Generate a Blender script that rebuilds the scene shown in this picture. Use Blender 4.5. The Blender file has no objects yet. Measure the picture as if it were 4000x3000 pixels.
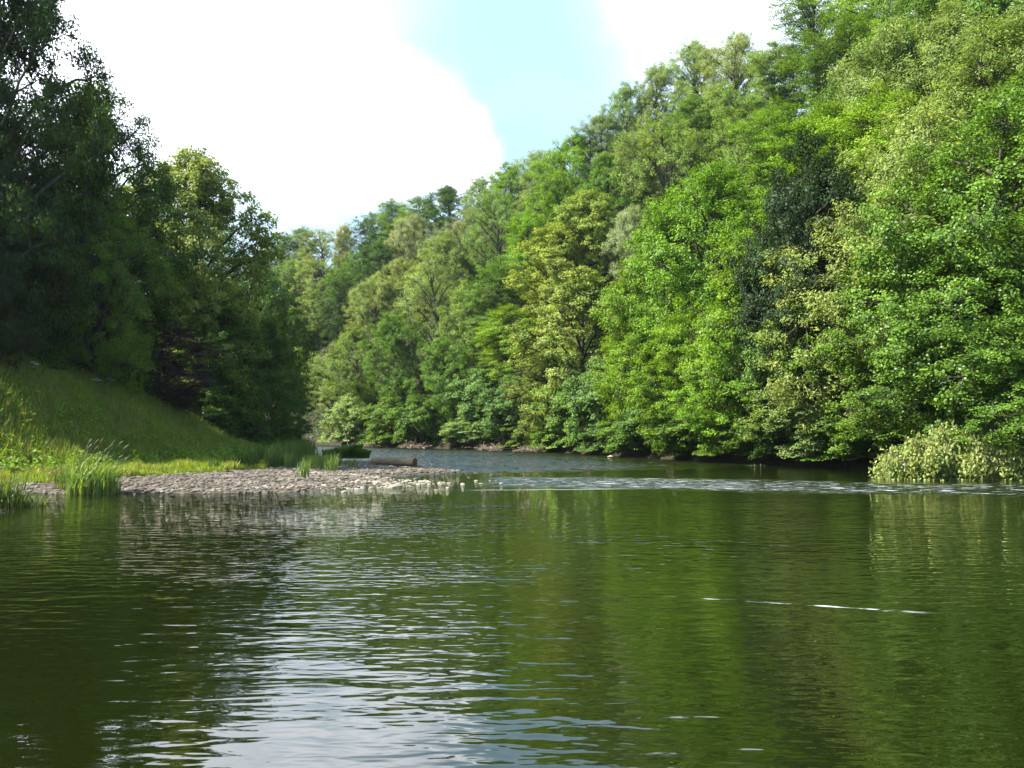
import bpy, math, random
import numpy as np
from mathutils import Vector, Matrix, Euler
R = math.radians
scene = bpy.context.scene
col = scene.collection

# ------------------------------------------------------------------ camera
F = 887.0; PITCH = math.atan(46/F); CAMZ = 2.5
cam = bpy.data.cameras.new('camera'); co = bpy.data.objects.new('camera', cam); col.objects.link(co)
co.location = (0, 0, CAMZ); co.rotation_euler = (R(90)+PITCH, 0, 0)
cam.sensor_width = 36; cam.lens = 36*F/1024; cam.clip_end = 6000; cam.clip_start = 0.1
scene.camera = co

def ray(px, py):
    u = (px-512)/F; v = (384-py)/F
    return np.array([u, math.cos(PITCH)-v*math.sin(PITCH), math.sin(PITCH)+v*math.cos(PITCH)])
def at(px, py, Y):
    d = ray(px, py); d = d/d[1]*Y
    return np.array([d[0], d[1], CAMZ+d[2]])
def onz(px, py, z=0.0):
    d = ray(px, py); t = (z-CAMZ)/d[2]
    return np.array([d[0]*t, d[1]*t, z])

# ------------------------------------------------------------------ light
SUN_EL, SUN_AZ = R(46), R(-102)        # azimuth measured from +Y towards +X
sd = Vector((math.sin(SUN_AZ)*math.cos(SUN_EL), math.cos(SUN_AZ)*math.cos(SUN_EL), math.sin(SUN_EL)))
sl = bpy.data.lights.new('sun', 'SUN'); so = bpy.data.objects.new('sun', sl); col.objects.link(so)
sl.energy = 5.0; sl.angle = R(0.55); sl.color = (1.0, 0.95, 0.86)
so.rotation_euler = sd.to_track_quat('Z', 'Y').to_euler(); so.location = (-60, 0, 80)

world = bpy.data.worlds.new('World'); scene.world = world; world.use_nodes = True
nt = world.node_tree; nt.nodes.clear()
def N(nt, t, **kw):
    n = nt.nodes.new(t)
    for k, v in kw.items():
        if k == 'inp':
            for a, b in v.items(): n.inputs[a].default_value = b
        else: setattr(n, k, v)
    return n
def LK(nt, a, b): nt.links.new(a, b)
def mth(nt, op, a, b=None, c=None, clamp=False):
    n = nt.nodes.new('ShaderNodeMath'); n.operation = op; n.use_clamp = clamp
    for i, x in enumerate((a, b, c)):
        if x is None: continue
        if isinstance(x, (int, float)): n.inputs[i].default_value = x
        else: nt.links.new(x, n.inputs[i])
    return n.outputs[0]
def mixc(nt, fac, a, b, blend='MIX'):
    n = nt.nodes.new('ShaderNodeMix'); n.data_type = 'RGBA'; n.blend_type = blend
    for s, x in ((0, fac), (6, a), (7, b)):
        if isinstance(x, (int, float)): n.inputs[s].default_value = x
        elif isinstance(x, (tuple, list)): n.inputs[s].default_value = (*x[:3], 1)
        else: nt.links.new(x, n.inputs[s])
    return n.outputs[2]
def sstep(nt, x, lo, hi):
    n = nt.nodes.new('ShaderNodeMapRange'); n.interpolation_type = 'SMOOTHSTEP'
    nt.links.new(x, n.inputs[0]); n.inputs[1].default_value = lo; n.inputs[2].default_value = hi
    return n.outputs[0]

sky = N(nt, 'ShaderNodeTexSky', sky_type='NISHITA', sun_disc=False, sun_elevation=SUN_EL,
        sun_rotation=SUN_AZ, altitude=50, air_density=1.0, dust_density=1.2, ozone_density=1.0)
tc = N(nt, 'ShaderNodeTexCoord')
nz = N(nt, 'ShaderNodeTexNoise', inp={'Scale': 2.6, 'Detail': 7.0, 'Roughness': 0.58})
LK(nt, tc.outputs['Generated'], nz.inputs['Vector'])
off = N(nt, 'ShaderNodeVectorMath', operation='MULTIPLY_ADD')
LK(nt, nz.outputs['Color'], off.inputs[0]); off.inputs[1].default_value = (.22, .22, .22)
LK(nt, tc.outputs['Generated'], off.inputs[2])
mask = None
for (px, py, rad) in ((80, -25, .29), (225, 48, .15), (315, 92, .10), (385, 124, .075), (440, 150, .045), (725, -50, .14), (150, -260, .25), (900, -300, .3)):
    d = ray(px, py); d = d/np.linalg.norm(d) + .11
    dist = N(nt, 'ShaderNodeVectorMath', operation='DISTANCE'); LK(nt, off.outputs[0], dist.inputs[0]); dist.inputs[1].default_value = d
    m = sstep(nt, dist.outputs['Value'], rad*1.32, rad*.05)
    mask = m if mask is None else mth(nt, 'MAXIMUM', mask, m)
nz2 = N(nt, 'ShaderNodeTexNoise', inp={'Scale': 2.2, 'Detail': 8.0, 'Roughness': 0.6})
mp = N(nt, 'ShaderNodeMapping', inp={'Scale': (1, 1, 2.5), 'Location': (3.1, 0.4, 1.7)}); LK(nt, tc.outputs['Generated'], mp.inputs[0]); LK(nt, mp.outputs[0], nz2.inputs[0])
wisp = mth(nt, 'MULTIPLY', sstep(nt, nz2.outputs[0], .45, .8), .07)
mask = mth(nt, 'MULTIPLY', mask, mth(nt, 'MULTIPLY_ADD', nz2.outputs[0], .8, .45), clamp=True)
mask = mth(nt, 'ADD', mask, wisp, clamp=True)
skyc = mixc(nt, .8, sky.outputs[0], (2.6, 4.0, 5.1))                 # thin high veil over the blue
cm = mixc(nt, mask, skyc, (11.5, 11.8, 12.8))
bg = N(nt, 'ShaderNodeBackground'); bg.inputs['Strength'].default_value = 0.086
LK(nt, cm, bg.inputs[0]); wo = N(nt, 'ShaderNodeOutputWorld'); LK(nt, bg.outputs[0], wo.inputs[0])

vs = scene.view_settings; vs.view_transform = 'Standard'; vs.look = 'None'; vs.gamma = 1; vs.exposure = 1.68
cy = scene.cycles
cy.max_bounces = 6; cy.diffuse_bounces = 3; cy.glossy_bounces = 2; cy.transmission_bounces = 3; cy.transparent_max_bounces = 4
cy.caustics_reflective = False; cy.caustics_refractive = False; cy.sample_clamp_indirect = 6

# ------------------------------------------------------------------ helpers
def mesh_np(name, V, F_, k, mat=None, attrs=None, smooth=False):
    """V (n,3) vertices, F_ (m,k) faces"""
    me = bpy.data.meshes.new(name); V = np.asarray(V, np.float32); F_ = np.asarray(F_, np.int32)
    me.vertices.add(len(V)); me.vertices.foreach_set('co', V.ravel())
    me.loops.add(F_.size); me.loops.foreach_set('vertex_index', F_.ravel())
    me.polygons.add(len(F_)); me.polygons.foreach_set('loop_start', np.arange(0, F_.size, k, dtype=np.int32))
    me.polygons.foreach_set('loop_total', np.full(len(F_), k, np.int32))
    me.polygons.foreach_set('use_smooth', np.full(len(F_), smooth))
    for n, (dom, data) in (attrs or {}).items():
        a = me.attributes.new(n, 'FLOAT', dom); a.data.foreach_set('value', np.asarray(data, np.float32).ravel())
    if mat: me.materials.append(mat)
    me.update(calc_edges=True); me.validate()
    return me
def link(name, data, parent=None, loc=(0, 0, 0)):
    o = bpy.data.objects.new(name, data); col.objects.link(o); o.location = loc
    if parent: o.parent = parent
    return o
def tag(o, label=None, cat=None, group=None, kind=None):
    if label: o['label'] = label
    if cat: o['category'] = cat
    if group: o['group'] = group
    if kind: o['kind'] = kind
    return o
def nrm(a): return a/np.maximum(np.linalg.norm(a, axis=-1, keepdims=True), 1e-9)

class Tubes:
    def __init__(s): s.V = []; s.F = []; s.n = 0
    def add(s, pts, rad, k=5):
        pts = np.asarray(pts, float); m = len(pts)
        rad = np.asarray(rad, float)*np.ones(m)
        t = nrm(np.gradient(pts, axis=0)); ref = np.array([0.31, 0.17, 0.93]) if abs(t[:, 2].mean()) < .9 else np.array([1., .1, .05])
        a = nrm(np.cross(t, ref)); b = np.cross(t, a)
        th = np.arange(k)*2*math.pi/k
        ring = pts[:, None] + rad[:, None, None]*(np.cos(th)[None, :, None]*a[:, None] + np.sin(th)[None, :, None]*b[:, None])
        s.V.append(ring.reshape(-1, 3))
        i = np.arange(m-1)[:, None]*k + np.arange(k)[None]; j = np.arange(m-1)[:, None]*k + (np.arange(k)+1)[None] % k
        s.F.append(np.stack([i, j, j+k, i+k], -1).reshape(-1, 4) + s.n); s.n += m*k
    def mesh(s, name, mat): return mesh_np(name, np.concatenate(s.V), np.concatenate(s.F), 4, mat, smooth=True)

# ------------------------------------------------------------------ materials
def leaf_material(name, gloss=.012, rough=.5, trans=.38):
    m = bpy.data.materials.new(name); m.use_nodes = True; t = m.node_tree; t.nodes.clear()
    oi = N(t, 'ShaderNodeObjectInfo'); va = N(t, 'ShaderNodeAttribute', attribute_name='v'); sa = N(t, 'ShaderNodeAttribute', attribute_name='s')
    k = mth(t, 'MULTIPLY_ADD', va.outputs['Fac'], .75, .62)
    c = N(t, 'ShaderNodeVectorMath', operation='SCALE'); LK(t, oi.outputs['Color'], c.inputs[0]); LK(t, k, c.inputs['Scale'])
    yel = mixc(t, mth(t, 'MULTIPLY', va.outputs['Fac'], .55), c.outputs[0], mixc(t, 1.0, c.outputs[0], (1.35, 1.12, .7), 'MULTIPLY'))
    c2 = mixc(t, sa.outputs['Fac'], yel, (.32, .31, .075))
    d = N(t, 'ShaderNodeBsdfDiffuse'); LK(t, c2, d.inputs[0])
    tr = N(t, 'ShaderNodeBsdfTranslucent'); LK(t, mixc(t, 1.0, c2, (1.25, 1.15, .55), 'MULTIPLY'), tr.inputs[0])
    mx = N(t, 'ShaderNodeMixShader', inp={0: trans}); LK(t, d.outputs[0], mx.inputs[1]); LK(t, tr.outputs[0], mx.inputs[2])
    g = N(t, 'ShaderNodeBsdfGlossy', inp={'Roughness': rough, 'Color': (.9, .95, 1, 1)})
    mg = N(t, 'ShaderNodeMixShader', inp={0: gloss}); LK(t, mx.outputs[0], mg.inputs[1]); LK(t, g.outputs[0], mg.inputs[2])
    o = N(t, 'ShaderNodeOutputMaterial'); LK(t, mg.outputs[0], o.inputs[0])
    return m
LEAF = leaf_material('leaves'); LEAF_G = leaf_material('glossy_leaves', .015, .40, .34)
GRASS = leaf_material('grass_blades', .03, .5, .40)
def noise_mat(name, c1, c2, scale=5., rough=.9, bump=.3, stretch=(1, 1, 1), c3=None, spec=.2):
    m = bpy.data.materials.new(name); m.use_nodes = True; t = m.node_tree; b = t.nodes['Principled BSDF']
    tc = N(t, 'ShaderNodeTexCoord'); mp = N(t, 'ShaderNodeMapping', inp={'Scale': stretch}); LK(t, tc.outputs['Object'], mp.inputs[0])
    n = N(t, 'ShaderNodeTexNoise', inp={'Scale': scale, 'Detail': 6., 'Roughness': .65}); LK(t, mp.outputs[0], n.inputs[0])
    c = mixc(t, sstep(t, n.outputs[0], .35, .65), c1, c2)
    if c3:
        n3 = N(t, 'ShaderNodeTexNoise', inp={'Scale': scale*.3, 'Detail': 4.}); LK(t, mp.outputs[0], n3.inputs[0])
        c = mixc(t, sstep(t, n3.outputs[0], .5, .62), c, c3)
    LK(t, c, b.inputs['Base Color']); b.inputs['Roughness'].default_value = rough; b.inputs['Specular IOR Level'].default_value = spec
    bp = N(t, 'ShaderNodeBump', inp={'Strength': bump, 'Distance': .05}); LK(t, n.outputs[0], bp.inputs['Height']); LK(t, bp.outputs[0], b.inputs['Normal'])
    return m
BARK = noise_mat('bark', (.045, .038, .026), (.09, .08, .058), 6, stretch=(1, 1, .3), c3=(.035, .05, .018))
TWIG = noise_mat('dead_wood', (.16, .12, .08), (.34, .27, .2), 4)
LOGB = noise_mat('log_bark', (.20, .14, .085), (.36, .27, .175), 7, bump=.8, stretch=(.6, 3, 3))
LOGC = noise_mat('cut_wood', (.28, .09, .035), (.16, .05, .025), 6, bump=.4)
STONE = noise_mat('pale_stone', (.21, .185, .14), (.34, .305, .24), 2.5, rough=.85, c3=(.24, .21, .16))
GRAVEL = noise_mat('grey_gravel', (.055, .046, .035), (.19, .16, .13), 1.7, rough=.9, c3=(.13, .11, .085))
ROCK = noise_mat('bank_rock', (.20, .17, .14), (.40, .35, .29), 1.5, c3=(.1, .09, .06))
STRAW = noise_mat('straw', (.22, .15, .06), (.34, .27, .12), 3)
WHITE = noise_mat('white_petals', (.6, .62, .56), (.8, .8, .76), 8)

# ------------------------------------------------------------------ terrain
RS = np.array([(70, -60), (52, -20), (38, 5), (31, 22), (27.5, 34), (26, 43), (24.2, 54), (19.5, 63), (15, 71), (9.5, 88), (2, 108), (-13, 123), (-26, 139), (-38, 158), (-62, 187), (-112, 217), (-210, 245), (-600, 300)], float)
LS = np.array([(-30, -60), (-14, 0), (-14.6, 15), (-15.2, 24), (-15.4, 27), (-16.6, 29.2), (-19.5, 31.2), (-21.6, 33.6), (-21.2, 35.4), (-18.3, 35.3), (-16.2, 35.2), (-12, 35.5), (-9.6, 35.8), (-8.0, 36.8), (-6.7, 38.6), (-5.6, 41.0), (-5.9, 43.6), (-7.2, 45.8), (-7.4, 47.8), (-5.8, 50.4), (-3.0, 52.8), (-3.2, 54.2), (-5.8, 57), (-6.6, 63), (-8.4, 67.5), (-11.5, 69), (-14.2, 69.5), (-17.2, 73), (-20, 85), (-23, 100), (-29, 115), (-44, 135), (-70, 161), (-120, 190), (-220, 215), (-600, 270)], float)
def seg_dist(P, L):
    best = np.full(len(P), 1e9)
    for a, b in zip(L[:-1], L[1:]):
        ab = b-a; t = np.clip(((P-a)@ab)/(ab@ab), 0, 1)
        best = np.minimum(best, np.hypot(*(P-(a+t[:, None]*ab)).T))
    return best
def inside(P, poly):
    c = np.zeros(len(P), bool); n = len(poly)
    for i in range(n):
        a, b = poly[i], poly[(i+1) % n]
        if a[1] == b[1]: continue
        cond = (a[1] > P[:, 1]) != (b[1] > P[:, 1])
        x = (b[0]-a[0])*(P[:, 1]-a[1])/(b[1]-a[1])+a[0]
        c ^= cond & (P[:, 0] < x)
    return c
RPOLY = np.vstack([RS, [(-600, 4000), (4000, 4000), (4000, -60)]])
LPOLY = np.vstack([LS, [(-4000, 270), (-4000, -60)]])
def ss(x): x = np.clip(x, 0, 1); return x*x*(3-2*x)
def vnoise(x, y, s, seed=0):
    x = x/s; y = y/s
    return (np.sin(x*1.3+seed+1.7*np.sin(y*.9+seed*2)) + np.sin(y*1.7-seed*1.3+1.3*np.sin(x*1.1+seed)) + .5*np.sin(x*3.1+y*2.3+seed))/2.5
FY = np.array([20, 42, 52, 60, 75, 92, 110]); FX = np.array([-22, -25.5, -22.5, -20.6, -21.2, -23.6, -31])
MY = np.array([0, 50, 54, 60, 68, 80, 92, 112]); MH = np.array([6.2, 6.2, 6.2, 5.2, 4.3, 3.0, 1.3, .5])
GY = np.array([26, 36, 40, 42.5, 46, 51, 57, 66, 75, 85, 100]); GX = np.array([-19, -21.5, -20, -18.6, -16.2, -15.0, -13.5, -13.2, -16.8, -20.3, -24])
SKYL = [(200, 262, 13), (262, 249, 13), (302, 229, 13), (344, 226, 13), (369, 214, 14), (393, 201, 14), (417, 197, 13), (449, 187, 14), (487, 177, 13), (512, 166, 13), (538, 155, 13), (572, 138, 14),
        (601, 117, 14), (626, 88, 15), (656, 68, 15), (694, 44, 16), (736, 36, 16), (772, 20, 17), (815, -22, 19), (872, -34, 18), (925, -60, 17), (1015, -70, 18)]
CAPX = [-1e4, 1e4]; CAPZ = [1e4, 1e4]
def terrain(x, y):
    x = np.atleast_1d(np.asarray(x, float)); y = np.atleast_1d(np.asarray(y, float))
    P = np.stack([x.ravel(), y.ravel()], 1); X, Y = P.T
    dR = seg_dist(P, RS)*np.where(inside(P, RPOLY), 1, -1)
    dL = seg_dist(P, LS)*np.where(inside(P, LPOLY), 1, -1)
    bed = -np.minimum(1.3, .22*np.minimum(np.abs(dR), np.abs(dL))+.02)
    lin = 1.05*np.clip(dR-1, 0, None); cap = np.interp(X, CAPX, CAPZ)+.5
    hr = .85*ss(dR/.9) + np.minimum(np.minimum(lin, cap-.22*(lin-cap)), cap-.4) + 1.0*vnoise(X, Y, 9)*ss(dR/12); hr = np.maximum(hr, .5*cap*(lin > cap))
    hl = .10*(1-np.exp(-np.maximum(dL, 0)/.5)) + .016*np.clip(dL, 0, 12) + .025*vnoise(X, Y, .9, 2)*ss(dL)
    xf = np.interp(Y, FY, FX); m = np.interp(Y, MY, MH)
    mound = m*ss((xf-X)/8.5)*(1+.05*vnoise(X, Y, 4, 1)); hl = hl+mound+(.20*vnoise(X, Y, 2.1, 6)+.10*vnoise(X, Y, .8, 8))*ss((xf-X)/3)*ss(m/2)
    z = np.where(dR > 0, hr, np.where(dL > 0, hl, bed))
    near = 1.0*ss((3.6-Y)/2.4)-1.3; z = np.where((dR < 0) & (dL < 0) & (Y < 4), np.maximum(z, near+.1), z)
    z = np.where(Y < 1.2, np.maximum(z, .9*ss((3.2-Y)/2.4)), z)
    return z.reshape(x.shape), dR, dL
def tz(x, y): return float(terrain(x, y)[0][0])

_c = []
for px, py, h_ in SKYL:                              # where the ridge of the valley side runs
    Ys = np.arange(44, 420, .5); d = ray(px, py); zg, dR, dL = terrain(d[0]/d[1]*Ys, Ys)
    i = np.where((dR > 1) & (CAMZ+d[2]/d[1]*Ys-zg < h_*.85))[0][0]; _c.append((d[0]/d[1]*Ys[i], zg[i], Ys[i]))
_c.sort(); CAPX = [c[0] for c in _c]; CAPZ = [c[1] for c in _c]
def axis(parts):
    out = []
    for a, b, st in parts: out.append(np.arange(a, b, st))
    return np.concatenate(out)
gx = axis([(-2400, -700, 170), (-700, -120, 24), (-120, -40, 3), (-40, -26, .7), (-26, 0, .3), (0, 32, .8), (32, 130, 3), (130, 700, 24), (700, 2500, 170)])
gy = axis([(-60, 0, 6), (0, 26, .9), (26, 75, .3), (75, 150, 1.2), (150, 300, 5), (300, 900, 30), (900, 3400, 200)])
GXX, GYY = np.meshgrid(gx, gy); Z, dR_, dL_ = terrain(GXX.ravel(), GYY.ravel())
nx, ny = len(gx), len(gy)
idx = np.arange(nx*ny).reshape(ny, nx)
Fq = np.stack([idx[:-1, :-1], idx[:-1, 1:], idx[1:, 1:], idx[1:, :-1]], -1).reshape(-1, 4)
xg = np.interp(GYY.ravel(), GY, GX)
grassm = ss((xg-GXX.ravel()+.6*vnoise(GXX.ravel(), GYY.ravel(), 1.1, 3))/.7)*(dL_ > 0)
gravm = ((dL_ > -6) & (GYY.ravel() > 34) & (GYY.ravel() < 90)) * 1.0
tm = bpy.data.materials.new('ground'); tm.use_nodes = True; t = tm.node_tree; b = t.nodes['Principled BSDF']
ga = N(t, 'ShaderNodeAttribute', attribute_name='grass'); gv = N(t, 'ShaderNodeAttribute', attribute_name='gravel')
tcn = N(t, 'ShaderNodeTexCoord')
n1 = N(t, 'ShaderNodeTexNoise', inp={'Scale': 3.5, 'Detail': 8., 'Roughness': .7}); LK(t, tcn.outputs['Object'], n1.inputs[0])
n2 = N(t, 'ShaderNodeTexNoise', inp={'Scale': .35, 'Detail': 5.}); LK(t, tcn.outputs['Object'], n2.inputs[0])
soil = mixc(t, sstep(t, n1.outputs[0], .35, .65), (.02, .017, .010), (.045, .036, .022))
grav = mixc(t, sstep(t, n1.outputs[0], .35, .65), (.05, .042, .032), (.10, .085, .066))
grs = mixc(t, sstep(t, n2.outputs[0], .4, .6), (.03, .05, .012), (.055, .07, .02))
cc = mixc(t, ga.outputs['Fac'], mixc(t, gv.outputs['Fac'], soil, grav), grs)
LK(t, cc, b.inputs['Base Color']); b.inputs['Roughness'].default_value = .95; b.inputs['Specular IOR Level'].default_value = .15
bp = N(t, 'ShaderNodeBump', inp={'Strength': .7, 'Distance': .08}); LK(t, n1.outputs[0], bp.inputs['Height']); LK(t, bp.outputs[0], b.inputs['Normal'])
gm = mesh_np('ground', np.stack([GXX.ravel(), GYY.ravel(), Z], 1), Fq, 4, tm, {'grass': ('POINT', grassm), 'gravel': ('POINT', gravm)}, True)
tag(link('ground', gm), 'earth river banks with the steep wooded hillside on the right', 'ground', kind='structure')

# ------------------------------------------------------------------ water
wm = bpy.data.materials.new('water'); wm.use_nodes = True; t = wm.node_tree; b = t.nodes['Principled BSDF']
tcn = N(t, 'ShaderNodeTexCoord'); sep = N(t, 'ShaderNodeSeparateXYZ'); LK(t, tcn.outputs['Object'], sep.inputs[0])
X_, Y_ = sep.outputs[0], sep.outputs[1]
def wn(scale, sx, sy, det, loc=(0, 0, 0), rot=0, rough=.5):
    mp = N(t, 'ShaderNodeMapping', inp={'Scale': (sx, sy, 1), 'Location': loc, 'Rotation': (0, 0, rot)}); LK(t, tcn.outputs['Object'], mp.inputs[0])
    n = N(t, 'ShaderNodeTexNoise', inp={'Scale': scale, 'Detail': det, 'Roughness': rough}); LK(t, mp.outputs[0], n.inputs[0]); return n.outputs[0]
big = wn(.10, .6, 1, 3, (4, 2, 0))                      # calm and ruffled patches
# riffle band: a slanting stretch of broken water and the rapids beyond it
wob = mth(t, 'MULTIPLY_ADD', wn(.16, 1, 1, 3, (9, 1, 0)), 9, -4.5)
bandc = mth(t, 'ADD', mth(t, 'MULTIPLY_ADD', X_, -.33, 44.0), mth(t, 'MULTIPLY', wob, .5))
bd = mth(t, 'ABSOLUTE', mth(t, 'SUBTRACT', Y_, bandc))
band = mth(t, 'MULTIPLY', sstep(t, bd, 5.6, 2.4), sstep(t, X_, -2.5, 1.5))
far_ = sstep(t, mth(t, 'ADD', mth(t, 'ADD', Y_, wob), mth(t, 'MULTIPLY', X_, -.5)), 50, 58)
ruf = mth(t, 'MAXIMUM', band, mth(t, 'MULTIPLY', far_, mth(t, 'MULTIPLY_ADD', big, 1.0, .45)))
def wslope(scale, sx, sy, det, loc, rot, kx, ky):
    mp = N(t, 'ShaderNodeMapping', inp={'Scale': (sx, sy, 1), 'Location': loc, 'Rotation': (0, 0, rot)}); LK(t, tcn.outputs['Object'], mp.inputs[0])
    n = N(t, 'ShaderNodeTexNoise', inp={'Scale': scale, 'Detail': det, 'Roughness': .5}); LK(t, mp.outputs[0], n.inputs[0])
    q = N(t, 'ShaderNodeVectorMath', operation='SUBTRACT'); LK(t, n.outputs['Color'], q.inputs[0]); q.inputs[1].default_value = (.5, .5, .5)
    m_ = N(t, 'ShaderNodeVectorMath', operation='MULTIPLY'); LK(t, q.outputs[0], m_.inputs[0]); m_.inputs[1].default_value = (kx, ky, 0); return m_.outputs[0]
def vscale(v, k):
    n = N(t, 'ShaderNodeVectorMath', operation='SCALE'); LK(t, v, n.inputs[0])
    if isinstance(k, (int, float)): n.inputs['Scale'].default_value = k
    else: LK(t, k, n.inputs['Scale'])
    return n.outputs[0]
def vadd(a, b):
    n = N(t, 'ShaderNodeVectorMath', operation='ADD'); LK(t, a, n.inputs[0]); LK(t, b, n.inputs[1]); return n.outputs[0]
patch = mth(t, 'MULTIPLY_ADD', sstep(t, wn(.22, .5, 1, 3, (1, 6, 0)), .35, .65), .7, .55)
calm = mth(t, 'MULTIPLY', mth(t, 'MULTIPLY_ADD', sstep(t, Y_, 6, 20), .72, .28), patch)
def gslope(scale, sx, sy, det, loc, rot, amp, d=.03):
    # slope of a wave height field from three nearby samples
    outs = []
    for o in ((0, 0, 0), (d, 0, 0), (0, d, 0)):
        ad = N(t, 'ShaderNodeVectorMath', operation='ADD'); LK(t, tcn.outputs['Object'], ad.inputs[0]); ad.inputs[1].default_value = o
        mp = N(t, 'ShaderNodeMapping', inp={'Scale': (sx, sy, 1), 'Location': loc, 'Rotation': (0, 0, rot)}); LK(t, ad.outputs[0], mp.inputs[0])
        n = N(t, 'ShaderNodeTexNoise', inp={'Scale': scale, 'Detail': det, 'Roughness': .5, 'Distortion': .3}); LK(t, mp.outputs[0], n.inputs[0]); outs.append(n.outputs[0])
    cb = N(t, 'ShaderNodeCombineXYZ'); LK(t, mth(t, 'MULTIPLY', mth(t, 'SUBTRACT', outs[0], outs[1]), amp/d), cb.inputs[0]); LK(t, mth(t, 'MULTIPLY', mth(t, 'SUBTRACT', outs[0], outs[2]), amp/d), cb.inputs[1])
    return cb.outputs[0]
nv = vscale(gslope(3.1, .5, 1.25, 2.0, (0, 0, 0), .10, .046), calm)
nv = vadd(nv, vscale(gslope(7.0, .5, 1.1, 1.0, (3, 5, 0), -.12, .0078, .015), mth(t, 'MULTIPLY_ADD', calm, .8, .2)))
nv = vadd(nv, gslope(.8, .5, 1.1, 1.0, (7, 1, 0), .2, .022, .05))
ruv = wslope(3.0, .7, 1.0, 3.0, (1, 8, 0), 0, 1.3, 3.2)
ruv = vadd(ruv, N(t, 'ShaderNodeCombineXYZ', inp={1: -.36}).outputs[0])   # only the wave faces turned up-river to the light are seen
nv = vadd(nv, vscale(ruv, mth(t, 'MULTIPLY', ruf, .9)))
nn = N(t, 'ShaderNodeVectorMath', operation='NORMALIZE'); LK(t, vadd(nv, N(t, 'ShaderNodeCombineXYZ', inp={2: 1.0}).outputs[0]), nn.inputs[0])
LK(t, nn.outputs[0], b.inputs['Normal'])
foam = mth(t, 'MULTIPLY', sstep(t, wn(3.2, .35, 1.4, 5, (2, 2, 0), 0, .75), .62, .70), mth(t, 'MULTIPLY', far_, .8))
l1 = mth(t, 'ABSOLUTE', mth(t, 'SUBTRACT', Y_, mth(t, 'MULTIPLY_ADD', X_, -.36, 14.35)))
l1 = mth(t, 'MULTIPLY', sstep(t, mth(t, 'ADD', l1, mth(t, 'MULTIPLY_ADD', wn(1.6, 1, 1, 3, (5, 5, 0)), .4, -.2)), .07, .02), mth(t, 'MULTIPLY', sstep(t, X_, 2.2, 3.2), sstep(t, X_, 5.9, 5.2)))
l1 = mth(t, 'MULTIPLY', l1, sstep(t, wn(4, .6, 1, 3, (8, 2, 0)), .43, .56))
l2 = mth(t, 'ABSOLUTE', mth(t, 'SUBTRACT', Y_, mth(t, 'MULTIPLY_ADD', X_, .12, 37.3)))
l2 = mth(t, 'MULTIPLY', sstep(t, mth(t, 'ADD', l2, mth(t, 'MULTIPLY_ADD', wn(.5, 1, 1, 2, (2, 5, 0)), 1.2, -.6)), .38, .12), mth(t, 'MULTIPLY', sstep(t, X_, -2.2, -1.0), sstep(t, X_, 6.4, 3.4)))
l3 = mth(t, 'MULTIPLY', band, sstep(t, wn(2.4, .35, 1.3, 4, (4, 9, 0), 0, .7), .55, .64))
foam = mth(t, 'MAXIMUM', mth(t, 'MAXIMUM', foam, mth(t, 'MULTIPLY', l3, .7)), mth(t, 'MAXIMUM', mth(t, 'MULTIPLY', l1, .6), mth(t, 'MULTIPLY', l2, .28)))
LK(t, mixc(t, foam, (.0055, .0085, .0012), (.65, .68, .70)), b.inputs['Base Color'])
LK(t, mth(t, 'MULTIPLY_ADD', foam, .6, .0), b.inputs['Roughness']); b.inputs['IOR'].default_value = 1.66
b.inputs['Specular IOR Level'].default_value = .5
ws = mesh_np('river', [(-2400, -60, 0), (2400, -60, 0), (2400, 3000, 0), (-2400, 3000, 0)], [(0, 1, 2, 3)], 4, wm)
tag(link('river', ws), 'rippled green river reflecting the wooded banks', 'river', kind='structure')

# ------------------------------------------------------------------ tree prototypes
def leaf_quads(C, Nn, L, W, rng, att_v, att_s, T=None):
    n = len(C)
    T = nrm(np.cross(Nn, rng.normal(size=(n, 3)))) if T is None else nrm(T - (T*Nn).sum(-1, keepdims=True)*Nn)
    B = np.cross(Nn, T); L = (L*rng.uniform(.7, 1.3, n))[:, None]; W = (W*rng.uniform(.75, 1.25, n))[:, None]
    V = np.stack([C-T*L*.5, C+B*W*.5-T*L*.05, C+T*L*.5, C-B*W*.5-T*L*.05], 1).reshape(-1, 3)
    F_ = np.arange(4*n).reshape(n, 4)
    return V, F_, {'v': ('FACE', att_v), 's': ('FACE', att_s)}

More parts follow.
